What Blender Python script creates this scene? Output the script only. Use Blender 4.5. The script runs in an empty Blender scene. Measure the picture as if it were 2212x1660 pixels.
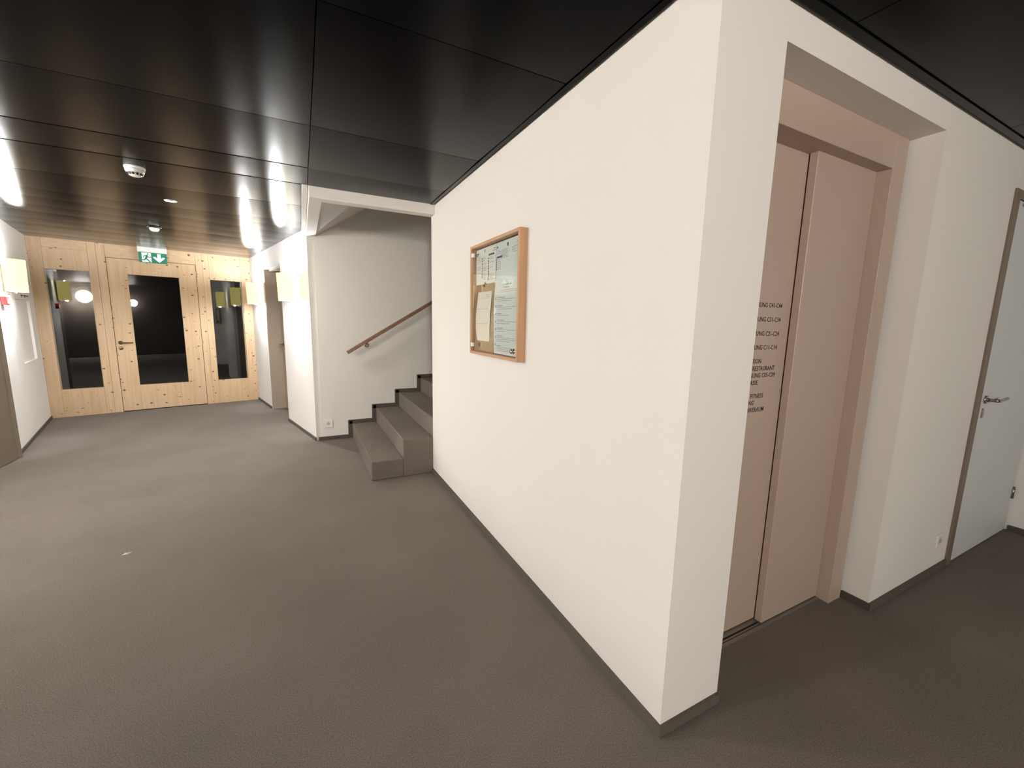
import bpy, bmesh, math, random
from mathutils import Matrix, Vector

# ------------------------------------------------------------------ camera, world, light, exposure
scene = bpy.context.scene
COL = scene.collection
RES_X, RES_Y, FOCAL_PX = 2212, 1660, 884.9
cam_data = bpy.data.cameras.new('camera')
cam_data.sensor_width = 36.0
cam_data.sensor_fit = 'HORIZONTAL'
cam_data.lens = FOCAL_PX / RES_X * 36.0
cam_data.clip_start = 0.02
camera = bpy.data.objects.new('camera', cam_data)
COL.objects.link(camera)
_r = Vector((0.89082952, -0.45385448, 0.02094924))
_u = Vector((0.04893965, 0.14169606, 0.98869972))
_f = Vector((0.45169423, 0.87973765, -0.14843851))
_m = Matrix((_r, _u, -_f)).transposed().to_4x4()
_m.translation = Vector((-1.10034654, -0.89720343, 1.48658837))
camera.matrix_world = _m
scene.camera = camera

world = bpy.data.worlds.new('night')
scene.world = world
world.use_nodes = True
world.node_tree.nodes['Background'].inputs[0].default_value = (0.0012, 0.0013, 0.0018, 1)
world.node_tree.nodes['Background'].inputs[1].default_value = 1.0

scene.view_settings.view_transform = 'Standard'
scene.view_settings.look = 'None'
scene.view_settings.gamma = 1.0
scene.view_settings.use_curve_mapping = False
scene.view_settings.exposure = 0.0

SCONCE_WATT = 108.0          # bulb in each wall sconce of the entrance passage
FILL_LEFT = 455.0          # added globe lamps out of view, brightening the visible walls
FILL_BACK = 430.0
LOBBY_FILL = 150.0          # glow of the added lobby sconce, out of view, lighting the long wall
DOWNLIGHT = 150.0             # recessed round downlight in the ceiling

random.seed(7)
H = 2.5                      # ceiling height
SKIRT = 0.04

# ------------------------------------------------------------------ frames
EL = Vector((-4.32146, 7.11999))         # left end of the timber end wall
EX = Vector((0.96718, 0.25408))          # along the end wall
EV = Vector((0.25408, -0.96718))         # out of the end wall, into the lobby
PW = 2.555                               # passage width

def E(u, v, z=0.0):
    p = EL + EX * u + EV * v
    return Vector((p.x, p.y, z))

def W(x, y, z=0.0):
    return Vector((x, y, z))

# ------------------------------------------------------------------ materials
def new_mat(name):
    m = bpy.data.materials.new(name)
    m.use_nodes = True
    nt = m.node_tree
    return m, nt, nt.nodes['Principled BSDF']

def node(nt, kind, **kw):
    n = nt.nodes.new(kind)
    for k, v in kw.items():
        setattr(n, k, v)
    return n

def plain(name, col, rough=0.5, metal=0.0, spec=0.5, emit=None, strength=0.0, bump=0.0, bscale=200.0):
    m, nt, b = new_mat(name)
    b.inputs['Base Color'].default_value = (*col, 1)
    b.inputs['Roughness'].default_value = rough
    b.inputs['Metallic'].default_value = metal
    b.inputs['Specular IOR Level'].default_value = spec
    if emit:
        b.inputs['Emission Color'].default_value = (*emit, 1)
        b.inputs['Emission Strength'].default_value = strength
    if bump:
        tc = node(nt, 'ShaderNodeTexCoord')
        n = node(nt, 'ShaderNodeTexNoise')
        n.inputs['Scale'].default_value = bscale
        n.inputs['Detail'].default_value = 3
        bp = node(nt, 'ShaderNodeBump')
        bp.inputs['Strength'].default_value = bump
        bp.inputs['Distance'].default_value = 0.002
        nt.links.new(tc.outputs['Object'], n.inputs['Vector'])
        nt.links.new(n.outputs['Fac'], bp.inputs['Height'])
        nt.links.new(bp.outputs['Normal'], b.inputs['Normal'])
    return m

def carpet(name, c1, c2):
    m, nt, b = new_mat(name)
    tc = node(nt, 'ShaderNodeTexCoord')
    n1 = node(nt, 'ShaderNodeTexNoise'); n1.inputs['Scale'].default_value = 240; n1.inputs['Detail'].default_value = 2
    n2 = node(nt, 'ShaderNodeTexNoise'); n2.inputs['Scale'].default_value = 1.6; n2.inputs['Detail'].default_value = 3
    mx = node(nt, 'ShaderNodeMath', operation='MULTIPLY_ADD')
    mx.inputs[1].default_value = 0.8; 
    nt.links.new(tc.outputs['Object'], n1.inputs['Vector']); nt.links.new(tc.outputs['Object'], n2.inputs['Vector'])
    nt.links.new(n1.outputs['Fac'], mx.inputs[0])
    m2 = node(nt, 'ShaderNodeMath', operation='MULTIPLY'); m2.inputs[1].default_value = 0.2
    nt.links.new(n2.outputs['Fac'], m2.inputs[0]); nt.links.new(m2.outputs[0], mx.inputs[2])
    r = node(nt, 'ShaderNodeValToRGB')
    r.color_ramp.elements[0].position = 0.3; r.color_ramp.elements[0].color = (*c1, 1)
    r.color_ramp.elements[1].position = 0.7; r.color_ramp.elements[1].color = (*c2, 1)
    nt.links.new(mx.outputs[0], r.inputs['Fac']); nt.links.new(r.outputs['Color'], b.inputs['Base Color'])
    b.inputs['Roughness'].default_value = 0.95
    b.inputs['Specular IOR Level'].default_value = 0.1
    bp = node(nt, 'ShaderNodeBump'); bp.inputs['Strength'].default_value = 0.5; bp.inputs['Distance'].default_value = 0.003
    nt.links.new(n1.outputs['Fac'], bp.inputs['Height']); nt.links.new(bp.outputs['Normal'], b.inputs['Normal'])
    return m

def wood(name, light, dark, grain_axis='Z', knots=True, knot_col=(0.16, 0.07, 0.025), rough=0.5, kscale=5.0, kpos=0.06):
    m, nt, b = new_mat(name)
    tc = node(nt, 'ShaderNodeTexCoord')
    mp = node(nt, 'ShaderNodeMapping')
    s = {'Z': (14, 14, 0.7), 'X': (0.7, 14, 14), 'Y': (14, 0.7, 14)}[grain_axis]
    mp.inputs['Scale'].default_value = s
    nt.links.new(tc.outputs['Object'], mp.inputs['Vector'])
    n = node(nt, 'ShaderNodeTexNoise'); n.inputs['Scale'].default_value = 2.2; n.inputs['Detail'].default_value = 5
    n.inputs['Distortion'].default_value = 0.6
    nt.links.new(mp.outputs['Vector'], n.inputs['Vector'])
    r = node(nt, 'ShaderNodeValToRGB')
    r.color_ramp.elements[0].position = 0.3; r.color_ramp.elements[0].color = (*dark, 1)
    r.color_ramp.elements[1].position = 0.65; r.color_ramp.elements[1].color = (*light, 1)
    nt.links.new(n.outputs['Fac'], r.inputs['Fac'])
    out = r.outputs['Color']
    if knots:
        sx = node(nt, 'ShaderNodeSeparateXYZ'); cx = node(nt, 'ShaderNodeCombineXYZ')
        nt.links.new(tc.outputs['Object'], sx.inputs[0])
        nt.links.new(sx.outputs['X'], cx.inputs['X']); nt.links.new(sx.outputs['Z'], cx.inputs['Y'])
        km = node(nt, 'ShaderNodeMapping')
        km.inputs['Scale'].default_value = (1.0, 1.35, 1.0) if grain_axis == 'Z' else (1.0, 1.0, 1.0)
        nt.links.new(cx.outputs[0], km.inputs['Vector'])
        v = node(nt, 'ShaderNodeTexVoronoi', voronoi_dimensions='2D'); v.inputs['Scale'].default_value = kscale
        nt.links.new(km.outputs['Vector'], v.inputs['Vector'])
        def knot_mask(vor, size, keep):
            sep = node(nt, 'ShaderNodeSeparateColor')
            nt.links.new(vor.outputs['Color'], sep.inputs['Color'])
            sc = node(nt, 'ShaderNodeMath', operation='MULTIPLY_ADD')       # each knot its own size
            sc.inputs[1].default_value = size * 1.1; sc.inputs[2].default_value = size * 0.35
            nt.links.new(sep.outputs['Green'], sc.inputs[0])
            dv = node(nt, 'ShaderNodeMath', operation='DIVIDE')
            nt.links.new(vor.outputs['Distance'], dv.inputs[0]); nt.links.new(sc.outputs[0], dv.inputs[1])
            mr = node(nt, 'ShaderNodeMapRange'); mr.inputs['From Min'].default_value = 0.55; mr.inputs['From Max'].default_value = 1.0
            mr.inputs['To Min'].default_value = 1.0; mr.inputs['To Max'].default_value = 0.0
            nt.links.new(dv.outputs[0], mr.inputs['Value'])
            gt = node(nt, 'ShaderNodeMath', operation='GREATER_THAN'); gt.inputs[1].default_value = 1.0 - keep
            nt.links.new(sep.outputs['Red'], gt.inputs[0])
            mu_ = node(nt, 'ShaderNodeMath', operation='MULTIPLY')
            nt.links.new(mr.outputs[0], mu_.inputs[0]); nt.links.new(gt.outputs[0], mu_.inputs[1])
            return mu_
        k1 = knot_mask(v, kpos, 0.42)
        km2 = node(nt, 'ShaderNodeMapping')
        km2.inputs['Scale'].default_value = (0.55, 1.7, 1.0); km2.inputs['Rotation'].default_value = (0, 0, 0.25)
        nt.links.new(cx.outputs[0], km2.inputs['Vector'])
        v2 = node(nt, 'ShaderNodeTexVoronoi', voronoi_dimensions='2D'); v2.inputs['Scale'].default_value = kscale * 1.7
        nt.links.new(km2.outputs['Vector'], v2.inputs['Vector'])
        k2 = knot_mask(v2, kpos * 0.9, 0.22)
        mu = node(nt, 'ShaderNodeMath', operation='MAXIMUM')
        nt.links.new(k1.outputs[0], mu.inputs[0]); nt.links.new(k2.outputs[0], mu.inputs[1])
        mix = node(nt, 'ShaderNodeMix', data_type='RGBA')
        nt.links.new(mu.outputs[0], mix.inputs['Factor'])
        nt.links.new(out, mix.inputs['A']); mix.inputs['B'].default_value = (*knot_col, 1)
        out = mix.outputs['Result']
    nt.links.new(out, b.inputs['Base Color'])
    b.inputs['Roughness'].default_value = rough
    return m

def glass(name, tint=(0.96, 0.98, 0.97)):
    """clear pane: see-through, with mirror reflections that grow towards grazing angles"""
    m = bpy.data.materials.new(name)
    m.use_nodes = True
    nt = m.node_tree
    nt.nodes.remove(nt.nodes['Principled BSDF'])
    out = nt.nodes['Material Output']
    tr = node(nt, 'ShaderNodeBsdfTransparent'); tr.inputs['Color'].default_value = (*tint, 1)
    gl = node(nt, 'ShaderNodeBsdfGlossy'); gl.inputs['Roughness'].default_value = 0.0
    lw = node(nt, 'ShaderNodeLayerWeight'); lw.inputs['Blend'].default_value = 0.5
    pw = node(nt, 'ShaderNodeMath', operation='POWER'); pw.inputs[1].default_value = 5.0
    fr = node(nt, 'ShaderNodeMath', operation='MULTIPLY_ADD'); fr.inputs[1].default_value = 0.94; fr.inputs[2].default_value = 0.06
    nt.links.new(lw.outputs['Facing'], pw.inputs[0]); nt.links.new(pw.outputs[0], fr.inputs[0])
    mx = node(nt, 'ShaderNodeMixShader')
    nt.links.new(fr.outputs[0], mx.inputs[0]); nt.links.new(tr.outputs[0], mx.inputs[1]); nt.links.new(gl.outputs[0], mx.inputs[2])
    nt.links.new(mx.outputs[0], out.inputs['Surface'])
    return m

def shade_mat(name):
    m, nt, b = new_mat(name)
    b.inputs['Base Color'].default_value = (0.12, 0.11, 0.08, 1)
    b.inputs['Roughness'].default_value = 0.9
    b.inputs['Emission Color'].default_value = (1.0, 0.84, 0.26, 1)
    b.inputs['Emission Strength'].default_value = 2.7
    return m

def ceiling_mat(name):
    m = bpy.data.materials.new(name)
    m.use_nodes = True
    nt = m.node_tree
    nt.nodes.remove(nt.nodes['Principled BSDF'])
    out = nt.nodes['Material Output']
    df = node(nt, 'ShaderNodeBsdfDiffuse'); df.inputs['Color'].default_value = (0.003, 0.0027, 0.003, 1)
    gl = node(nt, 'ShaderNodeBsdfGlossy', distribution='BECKMANN'); gl.inputs['Roughness'].default_value = 0.29
    gl.inputs['Anisotropy'].default_value = 0.40                      # rolled sheet: highlights stretch along the passage
    tg = node(nt, 'ShaderNodeCombineXYZ'); tg.inputs['X'].default_value = 1.0
    nt.links.new(tg.outputs[0], gl.inputs['Tangent'])
    lw = node(nt, 'ShaderNodeLayerWeight'); lw.inputs['Blend'].default_value = 0.5
    pw = node(nt, 'ShaderNodeMath', operation='POWER'); pw.inputs[1].default_value = 6.0
    fr = node(nt, 'ShaderNodeMath', operation='MULTIPLY', use_clamp=True); fr.inputs[1].default_value = 1.35
    nt.links.new(lw.outputs['Facing'], pw.inputs[0]); nt.links.new(pw.outputs[0], fr.inputs[0])
    mx = node(nt, 'ShaderNodeMixShader')
    nt.links.new(fr.outputs[0], mx.inputs[0]); nt.links.new(df.outputs[0], mx.inputs[1]); nt.links.new(gl.outputs[0], mx.inputs[2])
    nt.links.new(mx.outputs[0], out.inputs['Surface'])
    return m

M = {}
M['wall'] = plain('white_plaster', (0.80, 0.772, 0.73), 0.85, spec=0.2, bump=0.08, bscale=160)
M['carpet'] = carpet('taupe_carpet', (0.100, 0.085, 0.070), (0.226, 0.198, 0.170))
M['skirt'] = plain('dark_skirting', (0.075, 0.064, 0.052), 0.7)
M['skirt_taupe'] = plain('taupe_skirting', (0.090, 0.077, 0.063), 0.75)
M['skirt_mid'] = plain('carpet_skirting', (0.118, 0.101, 0.085), 0.85, spec=0.1, bump=0.3, bscale=240)
M['ceiling'] = ceiling_mat('black_lacquer_ceiling')
M['ceilgap'] = plain('black_gap', (0.004, 0.004, 0.004), 0.9)
M['spruce'] = wood('spruce_vertical', (0.60, 0.43, 0.27), (0.51, 0.345, 0.20), 'Z', kscale=6.5, kpos=0.1)
M['spruce_h'] = wood('spruce_horizontal', (0.60, 0.43, 0.27), (0.51, 0.345, 0.20), 'X', kscale=6.5, kpos=0.1)
M['oak'] = wood('oak_frame', (0.54, 0.315, 0.18), (0.43, 0.235, 0.125), 'Z', knots=False, rough=0.45)
M['oak_y'] = wood('oak_frame_along', (0.54, 0.315, 0.18), (0.43, 0.235, 0.125), 'Y', knots=False, rough=0.45)
M['rail'] = wood('oak_rail', (0.26, 0.135, 0.075), (0.18, 0.09, 0.048), 'X', knots=False, rough=0.4)
M['glass'] = glass('window_glass')
M['lift'] = plain('taupe_lacquer', (0.47, 0.36, 0.295), 0.42, spec=0.4)
M['liftdark'] = plain('taupe_lacquer_jamb', (0.36, 0.265, 0.185), 0.42, spec=0.4)
M['unseen_dark'] = plain('bounce_cut_dark', (0.10, 0.08, 0.065), 0.6)  # invented dark finish of unseen walls, cuts bounce light and reflections
M['gap'] = plain('gap_black', (0.01, 0.008, 0.006), 0.9)
M['steel'] = plain('brushed_steel', (0.42, 0.39, 0.35), 0.32, metal=1.0)
M['bronze'] = plain('bronze_handle', (0.20, 0.12, 0.05), 0.35, metal=1.0)
M['chrome'] = plain('chrome', (0.8, 0.78, 0.75), 0.12, metal=1.0)
M['satin'] = plain('satin_nickel', (0.85, 0.84, 0.82), 0.45, metal=0.35)
M['sill'] = plain('aluminium_sill', (0.34, 0.30, 0.26), 0.45, metal=0.7)
M['doorwhite'] = plain('pale_grey_door', (0.66, 0.68, 0.675), 0.5, spec=0.4)
M['doorframe'] = plain('umber_steel_frame', (0.19, 0.145, 0.11), 0.5)
M['beige'] = plain('beige_door', (0.33, 0.265, 0.205), 0.5)
M['beige_shaded'] = plain('shaded_beige_door', (0.17, 0.135, 0.095), 0.55)  # beige door with the shade put into its colour
M['plastic'] = plain('white_plastic', (0.82, 0.81, 0.78), 0.4)
M['darkplastic'] = plain('black_plastic', (0.01, 0.01, 0.01), 0.4)
M['green'] = plain('exit_green', (0.0, 0.135, 0.085), 0.4, emit=(0.0, 0.16, 0.10), strength=0.25)
M['exitwhite'] = plain('exit_white', (0.85, 0.9, 0.85), 0.4, emit=(0.9, 1.0, 0.92), strength=0.35)
M['red'] = plain('alarm_red', (0.22, 0.006, 0.006), 0.35)
M['paper'] = plain('white_paper', (0.90, 0.89, 0.86), 0.7)
M['paper_warm'] = plain('cream_paper', (0.93, 0.88, 0.80), 0.7)
M['paper_cool'] = plain('pale_blue_paper', (0.80, 0.825, 0.815), 0.7)
M['ink'] = plain('ink', (0.10, 0.10, 0.11), 0.8)
M['ink_light'] = plain('ink_pale', (0.36, 0.36, 0.36), 0.8)
M['well_grey'] = plain('socket_well', (0.55, 0.54, 0.52), 0.5)
M['ink_blue'] = plain('ink_blue', (0.10, 0.11, 0.22), 0.8)
M['mirror'] = plain('polished_backing', (0.62, 0.56, 0.5), 0.04, metal=1.0)
M['letter'] = plain('letter_brown', (0.028, 0.018, 0.012), 0.7)
M['shade'] = shade_mat('lamp_shade_fabric')
M['bulb'] = plain('bulb', (1, 1, 1), 0.5, emit=(1, 0.96, 0.88), strength=20)

# ------------------------------------------------------------------ mesh helpers
def link(name, me, mat, parent=None):
    o = bpy.data.objects.new(name, me)
    if mat is not None and not me.materials:
        me.materials.append(M[mat] if isinstance(mat, str) else mat)
    COL.objects.link(o)
    if parent is not None:
        o.parent = parent
        o.matrix_parent_inverse = parent.matrix_basis.inverted()
    return o

def finish(bm, name, mat, parent=None, smooth=False, bevel=0.0, seg=1):
    bmesh.ops.recalc_face_normals(bm, faces=bm.faces)
    if bevel > 0:
        bmesh.ops.bevel(bm, geom=[e for e in bm.edges], offset=bevel, segments=seg, affect='EDGES', profile=0.5)
    me = bpy.data.meshes.new(name)
    bm.to_mesh(me); bm.free()
    if smooth:
        for p in me.polygons:
            p.use_smooth = True
    return link(name, me, mat, parent)

def add_box(bm, F, a0, a1, b0, b1, z0, z1):
    vs = [bm.verts.new(F(a, b, z)) for z in (z0, z1) for a, b in ((a0, b0), (a1, b0), (a1, b1), (a0, b1))]
    for f in ((0, 1, 2, 3), (4, 5, 6, 7), (0, 1, 5, 4), (1, 2, 6, 5), (2, 3, 7, 6), (3, 0, 4, 7)):
        bm.faces.new([vs[i] for i in f])

def box(name, F, a0, a1, b0, b1, z0, z1, mat, parent=None, bevel=0.0, seg=1):
    bm = bmesh.new()
    add_box(bm, F, a0, a1, b0, b1, z0, z1)
    return finish(bm, name, mat, parent, bevel=bevel, seg=seg)

def boxes(name, F, lst, mat, parent=None, bevel=0.0):
    bm = bmesh.new()
    for a in lst:
        add_box(bm, F, *a)
    return finish(bm, name, mat, parent, bevel=bevel)

def prism(name, poly, z0, z1, mat, parent=None, bevel=0.0):
    """poly: list of world (x,y), extruded in z"""
    bm = bmesh.new()
    lo = [bm.verts.new((p[0], p[1], z0)) for p in poly]
    hi = [bm.verts.new((p[0], p[1], z1)) for p in poly]
    bm.faces.new(lo); bm.faces.new(hi)
    n = len(poly)
    for i in range(n):
        bm.faces.new((lo[i], lo[(i + 1) % n], hi[(i + 1) % n], hi[i]))
    return finish(bm, name, mat, parent, bevel=bevel)

def prism_y(name, poly, y0, y1, mat, parent=None):
    """poly: list of (x,z), extruded in y"""
    bm = bmesh.new()
    lo = [bm.verts.new((p[0], y0, p[1])) for p in poly]
    hi = [bm.verts.new((p[0], y1, p[1])) for p in poly]
    bm.faces.new(lo); bm.faces.new(hi)
    n = len(poly)
    for i in range(n):
        bm.faces.new((lo[i], lo[(i + 1) % n], hi[(i + 1) % n], hi[i]))
    return finish(bm, name, mat, parent)

def lathe(name, centre, axis, prof, mat, parent=None, n=32, smooth=True):
    """prof: list of (radius, height along axis)"""
    bm = bmesh.new()
    q = Vector((0, 0, 1)).rotation_difference(Vector(axis).normalized()).to_matrix()
    rings = []
    for r, h in prof:
        if r < 1e-6:
            rings.append([bm.verts.new(Vector(centre) + q @ Vector((0, 0, h)))])
        else:
            rings.append([bm.verts.new(Vector(centre) + q @ Vector((r * math.cos(2 * math.pi * i / n), r * math.sin(2 * math.pi * i / n), h))) for i in range(n)])
    for A, B in zip(rings, rings[1:]):
        if len(A) == 1 and len(B) == 1:
            continue
        for i in range(n):
            j = (i + 1) % n
            if len(A) == 1:
                bm.faces.new((A[0], B[i], B[j]))
            elif len(B) == 1:
                bm.faces.new((A[i], A[j], B[0]))
            else:
                bm.faces.new((A[i], A[j], B[j], B[i]))
    return finish(bm, name, mat, parent, smooth=smooth)

def tube(name, pts, rad, mat, parent=None, n=12, flat=1.0):
    bm = bmesh.new()
    pts = [Vector(p) for p in pts]
    rings = []
    for i, p in enumerate(pts):
        d = (pts[min(i + 1, len(pts) - 1)] - pts[max(i - 1, 0)]).normalized()
        up = Vector((0, 0, 1)) if abs(d.z) < 0.9 else Vector((1, 0, 0))
        s = d.cross(up).normalized(); t = s.cross(d).normalized()
        rr = rad[i] if isinstance(rad, (list, tuple)) else rad
        rings.append([bm.verts.new(p + s * rr * math.cos(2 * math.pi * k / n) + t * rr * flat * math.sin(2 * math.pi * k / n)) for k in range(n)])
    for A, B in zip(rings, rings[1:]):
        for k in range(n):
            bm.faces.new((A[k], A[(k + 1) % n], B[(k + 1) % n], B[k]))
    bm.faces.new(rings[0]); bm.faces.new(rings[-1])
    return finish(bm, name, mat, parent, smooth=True)

def thing(name, label, cat, loc=(0, 0, 0), group=None):
    o = bpy.data.objects.new(name, None)
    o.empty_display_size = 0.05
    o.location = loc
    COL.objects.link(o)
    o['label'] = label; o['category'] = cat
    if group:
        o['group'] = group
    return o

def tag(o, label, cat, group=None):
    o['label'] = label; o['category'] = cat
    if group:
        o['group'] = group
    return o

def struct(o, label=None, cat=None):
    o['kind'] = 'structure'
    if label:
        o['label'] = label
    if cat:
        o['category'] = cat
    return o

def group_empty(name, loc=(0, 0, 0)):
    o = bpy.data.objects.new(name, None)
    o.empty_display_size = 0.05
    o.location = loc
    COL.objects.link(o)
    return o

def clip(poly, px, py, nx, ny):
    """keep the side where (p - P).n >= 0"""
    out = []
    for i in range(len(poly)):
        a, b = poly[i], poly[(i + 1) % len(poly)]
        da = (a[0] - px) * nx + (a[1] - py) * ny
        db = (b[0] - px) * nx + (b[1] - py) * ny
        if da >= 0:
            out.append(a)
        if (da >= 0) != (db >= 0):
            t = da / (da - db)
            out.append((a[0] + (b[0] - a[0]) * t, a[1] + (b[1] - a[1]) * t))
    return out

# ------------------------------------------------------------------ big structure
XL, XR, YB = -3.74, 3.63, -4.15           # lobby: left wall, right return wall, rear wall
XF = -6.3                                # far side of the lobby, outside the picture
YL = 3.75                                # where the lobby opens to the left
YS = 4.51                                # rear wall of the staircase
Y_END = 2.92                             # end of the notice board wall

floor = prism('floor', [(XF - 0.2, YB - 0.2), (XR + 0.2, YB - 0.2), (XR + 0.2, 0.3), (2.7, 0.3), (2.7, 4.8), (-0.5, 4.8), (-0.9, 8.3), (-5.0, 7.6), (-4.9, 6.0), (-4.4, YL + 0.2), (XF - 0.2, YL + 0.2)], -0.12, 0.0, 'carpet')
struct(floor, 'taupe wall to wall carpet across lobby and passage', 'floor')

# notice board wall and lift wall
struct(box('wall_main', W, 0, 0.2, 0.0, Y_END, 0, 2.62, 'wall'), 'long white plaster wall carrying the notice board', 'wall')
lift_wall = group_empty('wall_lift', (1.8, 0, 0))
struct(lift_wall, 'white plaster wall around the lift recess', 'wall')
box('pier', W, 0.2, 0.313, 0.0, 0.4, 0, 2.62, 'wall', lift_wall)
box('lintel', W, 0.313, 1.535, 0.0, 0.4, 2.385, 2.62, 'wall', lift_wall)
box('wall_field', W, 1.535, 2.513, 0.0, 0.4, 0, 2.62, 'wall', lift_wall)
box('over_door', W, 2.513, XR, 0.0, 0.4, 2.293, 2.62, 'wall', lift_wall)

struct(box('wall_right', W, XR, XR + 0.15, YB, 0.4, 0, 2.62, 'wall'), 'white return wall beside the pale door', 'wall')
struct(box('wall_back', W, XF - 0.15, XR + 0.15, YB - 0.15, YB, 0, 2.62, 'unseen_dark'), 'unseen rear wall of the lobby, made dark to keep pane reflections black', 'wall')  # unseen wall kept dark so the panes reflect black
# lobby left wall, with the beige door at its far end
struct(box('wall_left', W, XL - 0.15, XL, 1.95, 4.08, 0, 2.62, 'wall'), 'white lobby wall beside the beige door', 'wall')
struct(box('wall_light_screen', W, XL - 0.15, XL, YB, -1.6, 0, 2.62, 'unseen_dark'), 'unseen dark partition opposite the lift, added to shade the near carpet', 'wall')  # added out of view to screen the near floor from lamp light
struct(box('wall_light_block', W, XL - 0.15, XL, -1.6, 1.95, 0, 1.14, 'unseen_dark'), 'unseen half height dark parapet added to keep lamp light off the carpet', 'wall')  # added out of view: lamp light passes above it, the floor stays dim
struct(box('wall_lobby_side', W, XF - 0.15, XF, YB, YL + 0.15, 0, 2.62, 'unseen_dark'), 'unseen far side wall of the lobby, made dark to cut bounce light', 'wall')  # unseen wall darkened to lessen bounce
struct(box('wall_lobby_front', W, XF, XL - 0.15, YL, YL + 0.15, 0, 2.62, 'wall'), 'white lobby wall left of the beige door', 'wall')
box('over_door', W, XL - 0.15, XL, 4.08, 5.02, 2.2, 2.62, 'wall', bpy.data.objects['wall_left'])

# passage walls
wl = group_empty('wall_passage_left', E(0, 1.0))
struct(wl, 'white passage wall with a shallow niche, lit by a sconce', 'wall')
N0, N1, NZ0, NZ1 = 0.34, 1.15, 0.885, 1.64
boxes('wall_field', E, [(-0.2, 0, 0, N0, 0, 2.62), (-0.2, 0, N1, 2.11, 0, 2.62), (-0.2, 0, N0, N1, 0, NZ0), (-0.2, 0, N0, N1, NZ1, 2.62)], 'wall', wl)
box('niche_back', E, -0.2, -0.025, N0, N1, NZ0, NZ1, 'wall', wl)

CD0, CD1, CDZ = 1.03, 2.08, 2.225
wr = group_empty('wall_passage_right', E(PW, 1.5))
struct(wr, 'white passage wall with deep door opening and two sconces', 'wall')
boxes('wall_field', E, [(PW, PW + 0.25, 0, CD0, 0, 2.62), (PW, PW + 0.25, CD1, 3.355, 0, 2.62), (PW, PW + 0.25, CD0, CD1, CDZ, 2.62)], 'wall', wr)
struct(box('wall_stair_rear', W, -0.93, 2.7, YS, YS + 0.2, 0, 4.6, 'wall'), 'pale plaster wall along the staircase', 'wall')
struct(box('wall_stair_front', W, 0.2, 2.7, 2.72, Y_END, 0, 4.6, 'wall'), 'plaster wall on the hidden side of the staircase', 'wall')
struct(box('wall_stair_end', W, 2.7, 2.85, 2.72, YS + 0.2, 0, 4.6, 'wall'), 'plaster wall closing the stair shaft', 'wall')

# downstand frame round the stair opening and the sloping soffit of the flight above
ds = group_empty('trim_1', (-0.95, 2.86, 2.41))
struct(ds, 'white plaster downstand framing the stair opening', 'trim')
box('edge_beam', W, -1.0, 0.0, 2.81, Y_END, 2.415, 2.62, 'wall', ds, bevel=0.004)
box('edge_beam', W, -1.0, -0.9, Y_END, YS, 2.415, 2.62, 'wall', ds, bevel=0.004)
box('edge_strip', W, -1.045, -1.0, 2.81, 4.56, 2.468, 2.52, 'wall', ds, bevel=0.008, seg=2) if False else box('edge_strip', W, -1.045, -1.002, 2.812, 4.57, 2.47, 2.52, 'wall', ds, bevel=0.006)
sl = 0.655
struct(prism_y('ceiling_stair', [(-0.9, 2.43), (2.7, 2.43 + 3.6 * sl), (2.7, 2.43 + 3.6 * sl + 0.22), (-0.9, 2.65)], Y_END, YS, 'wall'), 'sloping plaster soffit above the staircase', 'ceiling')

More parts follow.
